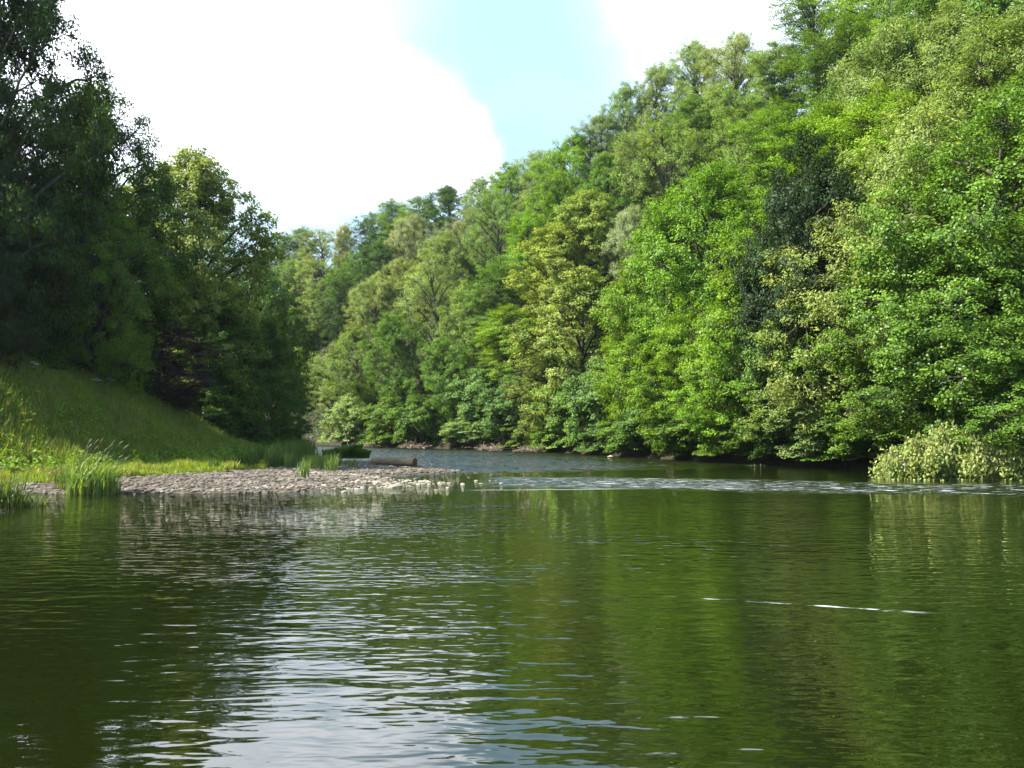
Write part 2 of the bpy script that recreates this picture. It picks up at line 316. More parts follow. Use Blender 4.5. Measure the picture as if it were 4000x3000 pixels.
def make_tree(seed, H=15., Rr=5.5, base=.1, lobes=44, per=27, nl=58, cr=.52, flat=.7, L=.17, W=.11, up=.4, tm=.4, lr=.36, lflat=.95,
              low=.72, rise=.6, droop=0., seeds=0., longleaf=False, var=.16, mat=None, trunk_r=.26, lean=0., sprays=0., sharp=2.3, inner=.36):
    """trunk > limbs to each leaf lobe > twigs to leaf clusters spread over the lobe"""
    rng = np.random.default_rng(seed); tb = Tubes()
    zz = np.linspace(0, H*.93, 9); wob = np.cumsum(rng.normal(0, .13, (9, 2)), 0)*np.linspace(.2, 1, 9)[:, None]
    wob[:, 0] += lean*(zz/H)**1.5*H
    tr = np.column_stack([wob, zz]); tb.add(tr, trunk_r*(1-zz/H)**.8+.03, 7)
    trunk = lambda z: np.array([np.interp(z, zz, tr[:, 0]), np.interp(z, zz, tr[:, 1]), z])
    C = []; D = []; LZ = []
    for i in range(lobes):
        tt = (i+.5)/lobes; rl = Rr*lr*rng.uniform(.7, 1.2)*(1-.12*tt)
        h = H*(base+(1-base)*tt**.85)-rl*.75*tt
        pr = low+(1-low)*tt/tm if tt < tm else max(.0, 1-((tt-tm)/(1.0-tm))**sharp)**(1/1.7)
        az = i*2.39996+rng.normal(0, .35); r = max(0., Rr*pr*rng.uniform(1-var, 1+var)-rl*.6)
        if rng.random() < inner: r *= .45
        tip = trunk(h*.97)+np.array([math.cos(az)*r, math.sin(az)*r, 0]); tip[2] = max(h, rl*.35)
        st = trunk(max(H*.05, h-r*rise-rng.uniform(0, 1.2)))
        s = np.linspace(0, 1, 7)[:, None]; P = st+(tip-st)*s; P[:, 2] += np.sin(s[:, 0]*math.pi)*r*.12
        P += rng.normal(0, .1, P.shape)*s
        tb.add(P, (trunk_r*.45*(.4+.6*r/Rr))*(1-s[:, 0]*.8)+.015, 5)
        n = int(per*rng.uniform(.7, 1.3)*(rl/(Rr*lr))**1.5)
        outd = np.array([math.cos(az)*.55, math.sin(az)*.55, .45]); nsub = 0
        d = nrm(rng.normal(size=(n, 3))+outd*.4); rr = rl*rng.uniform(.35, 1.12, n)**.7
        c = tip+d*rr[:, None]*np.array([1, 1, lflat]); c[:, 2] -= droop*.55*np.hypot(c[:, 0]-tip[0], c[:, 1]-tip[1])
        for k in range(n):
            C.append(c[k]); D.append(d[k]*np.array([1, 1, .4]))
            if k % 3 == 0:
                mid = (tip+c[k])/2+rng.normal(0, .1, 3); tb.add([tip, mid, c[k]], [.035, .022, .008], 4)
    C = np.array(C); D = nrm(np.array(D)); n = len(C)
    cv = np.clip(rng.normal(.45, .2, n), 0, 1); csz = rng.uniform(.6, 1.4, n)
    rep = np.maximum(8, (nl*csz**2)).astype(int); ci = np.repeat(np.arange(n), rep); m = len(ci)
    q = nrm(rng.normal(size=(m, 3)))*(rng.random(m)**.5)[:, None]*cr*csz[ci][:, None]; q[:, 2] *= flat
    P = C[ci]+q
    if sprays: P = P+D[ci]*(rng.uniform(-sprays, sprays, m))[:, None]
    if droop: P[:, 2] -= droop*.5*(np.hypot(q[:, 0], q[:, 1]))
    axy = np.column_stack([np.interp(P[:, 2], zz, tr[:, 0]), np.interp(P[:, 2], zz, tr[:, 1])])
    outw = nrm(np.column_stack([P[:, :2]-axy, (P[:, 2]-H*.45)*.6]))
    Nn = nrm(np.array([0, 0, 1.])*up+outw*.5+nrm(q)*.3+rng.normal(0, .36, (m, 3)))
    T = nrm(D[ci]+rng.normal(0, .5, (m, 3))+np.array([0, 0, -.35])) if longleaf else None
    v = np.clip(cv[ci]+rng.normal(0, .22, m), 0, 1); s_ = np.zeros(m)
    if seeds:
        sc = rng.random(n) < seeds; s_ = ((rng.random(m) < .30) & sc[ci] & (q[:, 2] > -.05)).astype(float)*rng.uniform(.3, .9, m)
    P[:, 2] = np.maximum(P[:, 2], .12)
    V, F_, A = leaf_quads(P, Nn, L, W, rng, v, s_, T)
    return mesh_np('crown', V, F_, 4, mat or LEAF, A), tb.mesh('trunk', BARK), H, Rr

PROTO = {}
def proto(k, *variants): PROTO[k] = [make_tree(**v) for v in variants]
proto('sycamore', dict(seed=1, seeds=.32, cr=.55, flat=.5, up=.5, L=.2, W=.16, lr=.33, nl=48), dict(seed=2, seeds=.32, cr=.55, flat=.5, up=.5, L=.2, W=.16, base=.05, lr=.36, nl=48), dict(seed=22, seeds=.32, cr=.55, flat=.5, up=.5, L=.2, W=.16, base=.04, lr=.32, nl=48, lobes=70, per=30, var=.12, inner=.3, tm=.58))
proto('oak', dict(seed=3, var=.22), dict(seed=4, lobes=38, lr=.4), dict(seed=14, base=.05, lobes=50, lr=.32), dict(seed=21, base=.04, lobes=64, lr=.30, nl=64, inner=.3, var=.2))
proto('ash', dict(seed=5, nl=56, cr=.55, L=.24, W=.08, up=.3, longleaf=True, rise=.8, lr=.34, lflat=1.), dict(seed=6, nl=50, cr=.55, L=.24, W=.08, up=.3, longleaf=True, rise=.9, tm=.5, lr=.36, lflat=1.05))
proto('willow', dict(seed=7, nl=62, cr=.45, flat=1.1, L=.25, W=.055, up=.15, longleaf=True, rise=1.2, tm=.5, var=.12, lr=.34, lflat=1.2))
proto('beech', dict(seed=8, nl=62, cr=.62, flat=.24, L=.16, W=.11, up=.9, sprays=.5, rise=.2, var=.25, lflat=.7, lobes=44), dict(seed=9, nl=62, cr=.6, flat=.26, L=.16, W=.11, up=.85, sprays=.5, rise=.3, var=.3, lflat=.7, lobes=46, lr=.33))
proto('alder', dict(seed=10, nl=62, L=.14, W=.12, up=.35, mat=LEAF_G, rise=.4, base=.05), dict(seed=11, nl=62, L=.14, W=.12, up=.4, mat=LEAF_G, rise=.4, base=.04, var=.26, lobes=46))
proto('open', dict(seed=12, nl=42, lobes=34, per=22, var=.3, rise=.8, trunk_r=.3, lean=-.1, inner=.1), dict(seed=13, nl=42, lobes=34, per=22, var=.32, rise=.8, trunk_r=.3, lean=-.18, inner=.1))
proto('hazel', dict(seed=15, H=6., Rr=3.6, base=.06, lobes=24, per=30, nl=48, cr=.42, flat=.38, up=.7, L=.15, W=.13, droop=.5, low=.95, tm=.35, rise=.9, trunk_r=.12, sprays=.2, lflat=.6),
      dict(seed=16, H=6., Rr=3.6, base=.05, lobes=24, per=30, nl=48, cr=.42, flat=.42, up=.65, L=.15, W=.13, droop=.7, low=1., tm=.35, rise=1., trunk_r=.12, sprays=.2, lflat=.6))
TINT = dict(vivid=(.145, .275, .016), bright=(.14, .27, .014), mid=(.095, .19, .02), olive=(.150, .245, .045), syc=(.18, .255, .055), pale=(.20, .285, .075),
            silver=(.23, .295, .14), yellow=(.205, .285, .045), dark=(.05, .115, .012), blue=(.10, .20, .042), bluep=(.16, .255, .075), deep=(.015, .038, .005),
            copper=(.032, .016, .026), shade=(.030, .068, .007), wilt=(.24, .32, .105), ochre=(.24, .26, .04))  # deep and shade tints carry shade in the leaf colour itself
SH = bpy.data.materials
rt = random.Random(5)
def plant_tree(kind, x, y, h, w, tint, label, cat='tree', group=None, lean=(0, 0), name=None, z=None, var=None):
    rt = random.Random(label)
    cm_, tm_, H, Rr = PROTO[kind][rt.randrange(len(PROTO[kind])) if var is None else var]
    zg = tz(x, y) if z is None else z
    e = link(name or {'sycamore': 'sycamore_tree', 'oak': 'oak_tree', 'ash': 'ash_tree', 'willow': 'willow_tree', 'beech': 'beech_tree', 'alder': 'alder_tree', 'open': 'broadleaf_tree', 'hazel': 'hazel_shrub'}[kind], None, None, (x, y, zg-.25))
    sc_ = h/H; e.scale = (w/Rr, w/Rr*rt.uniform(.92, 1.08), sc_)
    e.rotation_euler = (lean[1], lean[0], rt.uniform(0, 6.28) if lean == (0, 0) and kind != 'open' else rt.uniform(-.6, .6))
    tag(e, label, cat, group)
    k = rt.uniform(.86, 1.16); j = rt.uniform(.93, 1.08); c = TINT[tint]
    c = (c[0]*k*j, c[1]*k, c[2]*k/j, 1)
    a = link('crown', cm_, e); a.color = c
    link('trunk', tm_, e)
    return e
def hill_tree(kind, px, ytop, h, w, tint, label, **kw):
    """stand the tree on the right-hand slope where its top is seen at ytop"""
    Ys = np.arange(40, 330, .5); d = ray(px, ytop); X = d[0]/d[1]*Ys; ZT = CAMZ+d[2]/d[1]*Ys
    zg, dR, dL = terrain(X, Ys)
    ok = np.where((dR > 1.0) & (ZT-zg <= h*1.04))[0]
    if len(ok) == 0: ok = np.where(dR > 1.0)[0][-1:]
    i = ok[0]; hh = min(max((ZT[i]-zg[i])*1.06, h*.6), h*1.2)
    return plant_tree(kind, X[i], Ys[i], hh, w, tint, label, z=zg[i], **kw)

# right-hand wood: kind, column, top row, height m, radius m, tint, label
HILL = [
 # skyline, far to near
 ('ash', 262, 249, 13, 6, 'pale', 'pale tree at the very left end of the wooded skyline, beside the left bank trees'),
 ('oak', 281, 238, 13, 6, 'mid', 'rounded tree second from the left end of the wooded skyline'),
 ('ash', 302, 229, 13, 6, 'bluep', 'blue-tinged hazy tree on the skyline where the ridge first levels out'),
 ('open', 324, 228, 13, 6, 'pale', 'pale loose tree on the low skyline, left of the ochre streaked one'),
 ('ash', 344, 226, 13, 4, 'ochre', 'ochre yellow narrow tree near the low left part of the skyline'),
 ('oak', 369, 214, 14, 6.5, 'dark', 'dark round oak on the skyline just right of the ochre tree'),
 ('beech', 393, 201, 14, 6, 'mid', 'tree with spiky twig tips poking above the lower skyline'),
 ('beech', 417, 197, 13, 5.5, 'vivid', 'yellow-green beech on the skyline left of the dark domed oak'),
 ('oak', 449, 187, 14, 7, 'dark', 'dark domed oak standing up from the middle of the skyline'),
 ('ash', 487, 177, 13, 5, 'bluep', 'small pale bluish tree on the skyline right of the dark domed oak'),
 ('oak', 512, 166, 13, 6, 'bright', 'bright green tree where the skyline starts to climb steeply'),
 ('ash', 538, 155, 13, 6, 'pale', 'light green feathery tree on the skyline above the open branchy tree'),
 ('oak', 572, 138, 14, 6.5, 'bright', 'bright rounded tree on the climbing skyline left of the sparse blue ash'),
 ('ash', 601, 117, 14, 5.5, 'pale', 'pale ash on the skyline directly left of the sparse airy one'),
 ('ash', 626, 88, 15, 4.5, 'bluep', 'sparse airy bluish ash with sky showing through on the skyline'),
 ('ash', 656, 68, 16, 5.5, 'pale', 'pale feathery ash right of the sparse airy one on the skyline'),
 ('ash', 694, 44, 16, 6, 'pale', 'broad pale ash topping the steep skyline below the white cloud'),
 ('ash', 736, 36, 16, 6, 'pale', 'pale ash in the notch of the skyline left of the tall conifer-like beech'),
 ('beech', 772, 48, 15, 5.5, 'olive', 'olive beech tucked at the foot of the tallest beech near the skyline'),
 ('beech', 815, -22, 20, 6.5, 'mid', 'tallest dark beech with its top cut by the upper edge of the photo'),
 ('beech', 872, -34, 18, 6.5, 'vivid', 'vivid layered beech at the top edge right of the tallest beech'),
 ('ash', 925, -60, 17, 6, 'pale', 'ash at the top edge between the layered beech and the big drooping ash'),
 ('ash', 968, 10, 17, 6.5, 'pale', 'big light ash with drooping sprays at the upper right'),
 ('alder', 1015, -70, 18, 6.5, 'mid', 'glossy tree in the top right corner'),
 ('beech', 842, 22, 19, 6.5, 'mid', 'dark layered beech in front of the tallest beech, near the top edge'),
 ('ash', 900, 30, 18, 6.5, 'pale', 'light ash under the top edge, left of the big drooping ash'),
 ('oak', 948, -45, 19, 7, 'mid', 'tree cut by the top edge above the big drooping ash'),
 ('ash', 1000, 30, 18, 6.5, 'olive', 'olive ash right of the big drooping ash, near the top right corner'),
 ('oak', 800, 150, 22, 5.2, 'deep', 'very dark tree deep inside the hollow on the right slope'),  # hollow's shade put into the leaf tint, here and in the next two
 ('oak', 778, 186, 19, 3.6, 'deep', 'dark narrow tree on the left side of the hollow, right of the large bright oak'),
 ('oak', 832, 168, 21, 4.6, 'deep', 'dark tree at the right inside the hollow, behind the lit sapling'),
 # upper slope
 ('oak', 268, 276, 13, 6, 'mid', 'green tree just right of the left bank alder, under the skyline end'),
 ('ash', 292, 262, 12, 5.5, 'olive', 'olive tree under the left end of the skyline'),
 ('open', 318, 258, 12, 5.5, 'pale', 'pale loose tree below the low skyline, left of the yellow streak'),
 ('oak', 350, 255, 13, 6, 'mid', 'green rounded tree directly below the ochre skyline tree'),
 ('oak', 384, 240, 14, 6.5, 'dark', 'dark green oak below the spiky skyline tree'),
 ('willow', 414, 219, 14, 6, 'silver', 'silvery grey-green willow high on the slope below the yellow-green beech'),
 ('ash', 445, 236, 14, 5.5, 'pale', 'pale tree right beside the silvery willow'),
 ('willow', 470, 213, 13, 5, 'silver', 'small silvery tree under the dark domed skyline oak'),
 ('open', 500, 190, 16, 6, 'olive', 'open tree with a dark upright trunk and limbs showing, centre of the slope'),
 ('beech', 528, 212, 14, 5, 'vivid', 'vivid yellow-green beech right of the open tree with the upright trunk'),
 ('oak', 560, 172, 14, 5.5, 'bright', 'bright tree below the climbing skyline and above the orange-topped sycamore'),
 ('sycamore', 592, 197, 16, 5.5, 'yellow', 'orange-topped sycamore heavy with seed high in the middle of the slope'),
 ('oak', 610, 158, 14, 5.5, 'mid', 'green tree above the orange-topped sycamore'),
 ('willow', 634, 212, 13, 4.5, 'silver', 'silvery tree right of the orange-topped sycamore'),
 ('ash', 640, 135, 15, 5.5, 'pale', 'pale ash in the second row below the broad skyline ash'),
 ('open', 668, 122, 17, 6.5, 'olive', 'olive tree with a forked dark trunk and dead twigs showing, upper slope'),
 ('beech', 700, 100, 15, 5.5, 'mid', 'mid green beech under the broad pale skyline ash'),
 ('ash', 722, 88, 15, 5.5, 'olive', 'olive ash under the notch in the skyline'),
 ('open', 742, 115, 16, 5.5, 'olive', 'tree with a twisted brown limb showing, left of the dark hollow'),
 ('beech', 776, 105, 16, 5.5, 'bright', 'bright beech below the tallest beech'),
 ('beech', 826, 110, 17, 6, 'vivid', 'layered beech directly above the dark hollow'),
 ('beech', 878, 95, 17, 6, 'vivid', 'layered beech between the dark hollow and the drooping ash'),
 ('beech', 862, 158, 15, 5, 'vivid', 'bright beech leaning over the right side of the dark hollow'),
 ('beech', 812, 200, 17, 1.8, 'bluep', 'small pale sapling lit inside the dark hollow'),
 ('ash', 925, 120, 17, 6, 'pale', 'pale tree below the drooping ash on the right'),
 ('alder', 990, 105, 18, 7, 'mid', 'broad glossy alder high at the right edge'),
 # middle slope
 ('oak', 300, 308, 12, 5, 'olive', 'olive tree half way down the far slope, left of the deep green oak'),
 ('sycamore', 316, 292, 12, 4.5, 'syc', 'seed-tinted tree left of the deep green oak on the far slope'),
 ('oak', 340, 276, 14, 5.5, 'dark', 'deep green round oak in the middle of the far slope'),
 ('ash', 374, 280, 14, 5.5, 'pale', 'pale tree right of the deep green oak'),
 ('ash', 400, 262, 14, 5.5, 'pale', 'pale tree under the silvery willow'),
 ('open', 440, 258, 17, 6.5, 'pale', 'pale tree with a dark trunk leaning left, centre left of the wood'),
 ('ash', 470, 285, 14, 5, 'olive', 'olive tree right of the tree whose dark trunk leans left'),
 ('beech', 503, 262, 14, 5.5, 'mid', 'mid green layered tree below the open tree with the upright trunk'),
 ('beech', 520, 305, 13, 5, 'vivid', 'yellow-green beech low on the slope left of the big seeded sycamore'),
 ('sycamore', 556, 232, 17, 6.5, 'yellow', 'upper left dome of seed-laden sycamore, beside the bright oak'),
 ('sycamore', 580, 278, 17, 7, 'syc', 'big sycamore hung with orange seed, the broadest crown in the middle'),
 ('hazel', 632, 280, 10, 4.5, 'dark', 'dark ivy-covered tree between the big seeded sycamore and the bright oak'),
 ('oak', 706, 172, 20, 7, 'bright', 'large bright yellow-green oak with pale grey limbs left of the dark hollow'),
 ('oak', 668, 232, 17, 6, 'vivid', 'vivid oak crown lower left of the large bright oak'),
 ('oak', 744, 238, 16, 5.5, 'bright', 'bright oak crown lower right of the large bright oak'),
 ('ash', 800, 228, 15, 5, 'blue', 'grey-green rounded tree below the dark hollow'),
 ('ash', 858, 215, 16, 6, 'pale', 'light green tree right of the grey-green rounded one'),
 ('ash', 908, 182, 16, 6, 'pale', 'light green tree with bleached dead twigs, right slope'),
 ('alder', 950, 215, 17, 6.5, 'mid', 'glossy alder with sparkling leaves in the middle of the right edge slope'),
 ('alder', 1010, 225, 17, 6, 'mid', 'glossy alder at the right edge, half way up'),
 # bank row
 ('oak', 306, 350, 11, 5, 'mid', 'tree low on the far bank just right of the left bank alder'),
 ('open', 334, 352, 11, 5.5, 'pale', 'pale tree leaning left over the far bend of the river'),
 ('hazel', 352, 392, 7, 4.5, 'pale', 'pale green bush at the water beside the rocks of the far bank'),
 ('oak', 362, 330, 13, 5, 'olive', 'olive tree behind the pale leaning one'),
 ('ash', 406, 316, 14, 5.5, 'mid', 'tall rounded grey-green tree above the first driftwood pile'),
 ('hazel', 392, 392, 7, 4.5, 'mid', 'bush at the water left of the rounded grey-green tree'),
 ('hazel', 425, 392, 7, 4.2, 'mid', 'low bush over the first driftwood pile'),
 ('oak', 450, 340, 12, 4.8, 'mid', 'green tree on the bank between the rounded one and the blue-green bush'),
 ('hazel', 482, 362, 9, 4.8, 'blue', 'blue-green arching hazel above the middle driftwood pile'),
 ('hazel', 470, 412, 5, 3.6, 'bluep', 'pale blue-green low bush touching the water left of the middle driftwood'),
 ('hazel', 520, 372, 8, 4.6, 'blue', 'blue-green hazel above the right driftwood pile'),
 ('hazel', 528, 412, 5, 3.4, 'mid', 'low bush right behind the right driftwood pile'),
 ('sycamore', 550, 350, 12, 4.5, 'syc', 'sycamore bough hanging low left of the big seeded sycamore'),
 ('hazel', 575, 368, 9, 4.6, 'mid', 'green bush under the big seeded sycamore'),
 ('hazel', 566, 415, 5.2, 3.6, 'mid', 'leafy skirt over the water below the big seeded sycamore'),
 ('hazel', 612, 352, 9, 4.5, 'blue', 'jade green bush with flat sprays, right of the big seeded sycamore'),
 ('hazel', 616, 408, 5.5, 3.6, 'blue', 'dark bush trailing in shade over the water, middle of the bank'),
 ('oak', 650, 318, 14, 5, 'bright', 'bright small oak below the vivid oak crown'),
 ('hazel', 662, 392, 6.5, 4, 'blue', 'blue-green bush dipping to the water below the bright small oak'),
 ('oak', 700, 318, 14, 5.2, 'bright', 'bright rounded tree above the bank, under the large bright oak'),
 ('hazel', 706, 396, 6, 4, 'mid', 'bush at the water under the bright rounded tree'),
 ('oak', 752, 330, 12, 5, 'bright', 'bright tree with a dark trunk gap above the bank rocks'),
 ('hazel', 742, 405, 5, 3.2, 'mid', 'bush over the bank left of the rocks'),
 ('hazel', 770, 398, 5.5, 3.4, 'mid', 'bush trailing its leaves over the rocks of the right bank'),
 ('hazel', 800, 402, 5.2, 3.4, 'dark', 'dark bush hanging to the water right of the bank rocks'),
 ('hazel', 856, 405, 5.2, 3.2, 'mid', 'leafy branch end dipping into the river left of the wilted pale tree'),
 ('hazel', 640, 412, 4.6, 3.2, 'mid', 'low bush trailing in the water just left of the small oak'),
 ('alder', 812, 300, 15, 5.5, 'olive', 'olive alder above the dark undercut bank'),
 ('hazel', 835, 385, 6.5, 3.8, 'bluep', 'sunlit alder sprays hanging over the dark undercut bank'),
 ('alder', 864, 268, 16, 5.5, 'mid', 'glossy alder with a slanting trunk right of the olive alder'),
 ('hazel', 880, 395, 6, 3.6, 'mid', 'bush between the undercut bank and the wilted pale tree'),
 ('alder', 918, 300, 14, 5, 'mid', 'dark leaved alder behind the wilted pale tree'),
 ('alder', 968, 305, 14, 5, 'dark', 'darkest alder on the right bank, in shadow behind the wilted tree'),
 ('alder', 1020, 318, 13, 4.6, 'mid', 'alder at the right edge above the wilted tree'),
]
for k_, px, yt, h_, w_, tn, lb in HILL:
    bank = h_ < 15.5 and yt > 290
    rt = random.Random(lb); lean = (-rt.uniform(.05, .16), rt.uniform(-.02, .06)) if bank else (0, 0)
    hill_tree(k_, px, yt, h_, w_, tn, lb, lean=lean, cat='shrub' if k_ == 'hazel' else 'tree')
# big-leaved bough at the right edge
p = onz(1012, 476, .3)
plant_tree('hazel', 29.6, 47.5, 8.0, 3.4, 'bluep', 'blue-green bush drooping at the right edge just above the wilted tree', 'shrub', lean=(-.12, .1))

# left bank
LEFT = [
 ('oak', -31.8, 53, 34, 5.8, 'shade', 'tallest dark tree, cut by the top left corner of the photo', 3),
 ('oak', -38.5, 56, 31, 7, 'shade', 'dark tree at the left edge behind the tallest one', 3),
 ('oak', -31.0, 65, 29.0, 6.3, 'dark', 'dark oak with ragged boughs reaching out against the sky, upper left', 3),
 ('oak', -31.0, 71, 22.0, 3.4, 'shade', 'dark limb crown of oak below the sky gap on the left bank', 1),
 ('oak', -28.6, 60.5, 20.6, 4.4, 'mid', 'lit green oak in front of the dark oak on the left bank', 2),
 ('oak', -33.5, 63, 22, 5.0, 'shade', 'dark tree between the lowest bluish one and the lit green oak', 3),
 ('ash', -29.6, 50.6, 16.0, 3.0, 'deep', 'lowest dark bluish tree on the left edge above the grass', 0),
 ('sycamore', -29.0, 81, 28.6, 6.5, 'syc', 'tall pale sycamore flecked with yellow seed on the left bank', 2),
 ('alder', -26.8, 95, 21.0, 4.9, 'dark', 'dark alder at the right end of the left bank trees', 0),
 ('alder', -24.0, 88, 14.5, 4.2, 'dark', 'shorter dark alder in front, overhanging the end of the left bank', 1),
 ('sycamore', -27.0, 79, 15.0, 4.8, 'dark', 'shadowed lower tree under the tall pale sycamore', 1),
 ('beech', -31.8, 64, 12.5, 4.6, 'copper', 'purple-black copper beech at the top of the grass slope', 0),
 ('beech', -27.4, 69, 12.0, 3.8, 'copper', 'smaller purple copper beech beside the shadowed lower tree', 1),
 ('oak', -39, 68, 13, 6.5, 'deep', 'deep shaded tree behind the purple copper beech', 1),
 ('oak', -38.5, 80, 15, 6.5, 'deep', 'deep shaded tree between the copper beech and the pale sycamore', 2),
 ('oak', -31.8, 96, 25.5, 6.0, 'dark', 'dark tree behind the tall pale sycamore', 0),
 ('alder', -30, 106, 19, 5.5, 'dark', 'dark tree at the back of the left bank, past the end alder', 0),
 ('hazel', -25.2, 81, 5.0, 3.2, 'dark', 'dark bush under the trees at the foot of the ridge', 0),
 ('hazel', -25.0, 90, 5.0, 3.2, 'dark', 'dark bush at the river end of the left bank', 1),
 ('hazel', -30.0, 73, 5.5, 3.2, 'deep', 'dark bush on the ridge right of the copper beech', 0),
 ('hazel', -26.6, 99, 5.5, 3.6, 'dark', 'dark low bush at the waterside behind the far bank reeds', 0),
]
for k_, x, y, h_, w_, tn, lb, vr in LEFT:
    zg = tz(x, y); plant_tree(k_, x, y, h_-zg, w_, tn, lb, 'shrub' if k_ == 'hazel' else 'tree', var=vr)

# ------------------------------------------------------------------ undergrowth, grass
rng = np.random.default_rng(77)
def scatter(n, x0, x1, y0, y1, fn):
    x = rng.uniform(x0, x1, n); y = rng.uniform(y0, y1, n); z, dR, dL = terrain(x, y); k = fn(x, y, z, dR, dL)
    return x[k], y[k], z[k], dR[k], dL[k]
# leafy floor of the hillside wood
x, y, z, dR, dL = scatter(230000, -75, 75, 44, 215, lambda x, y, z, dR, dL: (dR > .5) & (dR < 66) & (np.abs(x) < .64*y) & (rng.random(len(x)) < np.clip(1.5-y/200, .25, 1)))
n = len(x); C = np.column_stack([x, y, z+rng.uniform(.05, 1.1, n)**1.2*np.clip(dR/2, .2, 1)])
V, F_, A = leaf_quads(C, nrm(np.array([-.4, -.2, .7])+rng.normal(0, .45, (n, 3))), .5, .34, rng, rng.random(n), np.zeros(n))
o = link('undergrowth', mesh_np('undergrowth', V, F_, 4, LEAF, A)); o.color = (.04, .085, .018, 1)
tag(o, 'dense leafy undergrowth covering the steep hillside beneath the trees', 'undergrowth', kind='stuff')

def blades(x, y, z, hgt, wid, v, s_, bend=.35, seed=0):
    r = np.random.default_rng(seed); n = len(x); az = r.uniform(0, 6.283, n); fa = r.uniform(0, 6.283, n)
    B = np.column_stack([x, y, z-.03]); wv = np.column_stack([np.cos(az), np.sin(az), np.zeros(n)])*(wid*.5)[:, None]
    lv = np.column_stack([np.cos(fa), np.sin(fa), np.zeros(n)])*(hgt*bend*r.uniform(.2, 1.2, n))[:, None]
    upv = np.array([0, 0, 1.])*hgt[:, None]
    m = B+upv*.55+lv*.3; t = B+upv*.97+lv
    V = np.stack([B-wv, B+wv, m+wv*.8, m-wv*.8, t], 1).reshape(-1, 3); i = np.arange(n)*5
    F3 = np.concatenate([np.stack([i, i+1, i+2], 1), np.stack([i, i+2, i+3], 1), np.stack([i+3, i+2, i+4], 1)])
    return V, F3, {'v': ('FACE', np.tile(v, 3)), 's': ('FACE', np.tile(s_, 3))}
def on_bank(x, y, z, dR, dL):
    xg = np.interp(y, GY, GX)+.5*vnoise(x, y, 1.1, 3)
    return (dL > .15) & (x < xg) & (x > -33.5) & (np.abs(x) < .62*y+2)
x, y, z, dR, dL = scatter(900000, -34, -13, 36, 100, on_bank)
keep = rng.random(len(x)) < np.clip(1.6-y/75, .3, 1)*.55; x, y, z = x[keep], y[keep], z[keep]; n = len(x)
xf = np.interp(y, FY, FX); slope = ss((xf+1-x)/3)
pat = vnoise(x, y, 1.6, 4); pat2 = vnoise(x, y, .8, 7)
pat3 = vnoise(x, y, .33, 11)
hg = (.27+.32*slope+.20*np.clip(pat, -.5, 1)+.12*pat2+.10*pat3)*rng.uniform(.5, 1.6, n); hg = np.clip(hg, .08, 1.25)
dry = np.clip(ss((.9-slope*1.4)*1)*ss((pat2-.15)*2.2)*1.1, 0, 1)*(rng.random(n) < .6)*.75
V, F_, A = blades(x, y, z, hg, rng.uniform(.02, .06, n), np.clip(.42+.22*pat+.25*pat3+rng.normal(0, .35, n), 0, 1), dry)
o = link('grass', mesh_np('grass', V, F_, 3, GRASS, A)); o.color = (.19, .27, .022, 1)
tag(o, 'long meadow grass over the sloping left bank', 'grass', kind='stuff')
# broad-leaved weeds in patches on the slope
x, y, z, dR, dL = scatter(90000, -34, -19, 40, 95, lambda x, y, z, dR, dL: on_bank(x, y, z, dR, dL) & (x < np.interp(y, FY, FX)+1) & (vnoise(x, y, 1.3, 9)+.5*vnoise(x, y, .6, 2) > .05))
n = len(x); C = np.column_stack([x, y, z+rng.uniform(.15, .95, n)*(1+.5*vnoise(x, y, .7, 5))])
V, F_, A = leaf_quads(C, nrm(np.array([0, 0, .8])+rng.normal(0, .5, (n, 3))), .19, .10, rng, rng.random(n), np.zeros(n))
o = link('weeds', mesh_np('weeds', V, F_, 4, LEAF, A)); o.color = (.15, .28, .04, 1)
tag(o, 'broad-leaved weeds growing in patches through the grass of the left bank', 'weeds', kind='stuff')
# coarse nettle and bramble tussocks
kx, ky_, kz, _, _ = scatter(1500, -33, -16, 41, 96, lambda x, y, z, dR, dL: on_bank(x, y, z, dR, dL) & (x < np.interp(y, FY, FX)+2.2))
m = rng.integers(25, 110, len(kx)); ci = np.repeat(np.arange(len(kx)), m); n = len(ci); rad_ = rng.uniform(.25, .75, len(kx)); hh_ = rng.uniform(.35, 1.15, len(kx)); q = nrm(rng.normal(size=(n, 3)))*(rng.random(n)**.5)[:, None]
C = np.column_stack([kx[ci]+q[:, 0]*rad_[ci], ky_[ci]+q[:, 1]*rad_[ci], kz[ci]+np.abs(q[:, 2])*hh_[ci]])
V, F_, A = leaf_quads(C, nrm(q*.5+np.array([0, 0, .8])+rng.normal(0, .4, (n, 3))), .24, .12, rng, np.clip(rng.random(len(kx))[ci]*.9+rng.normal(0, .12, n), 0, 1), (rng.random(len(kx)) < .12)[ci]*.5)
o = link('nettles', mesh_np('nettles', V, F_, 4, LEAF, A)); o.color = (.14, .24, .025, 1)
tag(o, 'coarse nettle and bramble tussocks humped over the grassy left bank', 'nettles', kind='stuff')
# seeding grass heads along the ridge
x, y, z, dR, dL = scatter(40000, -34, -20, 44, 98, lambda x, y, z, dR, dL: on_bank(x, y, z, dR, dL) & (x < np.interp(y, FY, FX)-.5))
n = len(x); V, F_, A = blades(x, y, z, rng.uniform(.6, 1.4, n), rng.uniform(.025, .055, n), rng.random(n), rng.uniform(.1, .75, n), .35, 5)
o = link('seeding_grass', mesh_np('seeding_grass', V, F_, 3, GRASS, A)); o.color = (.12, .17, .04, 1)
tag(o, 'thin straw-tipped grass stalks standing above the meadow on the ridge', 'grass', kind='stuff')

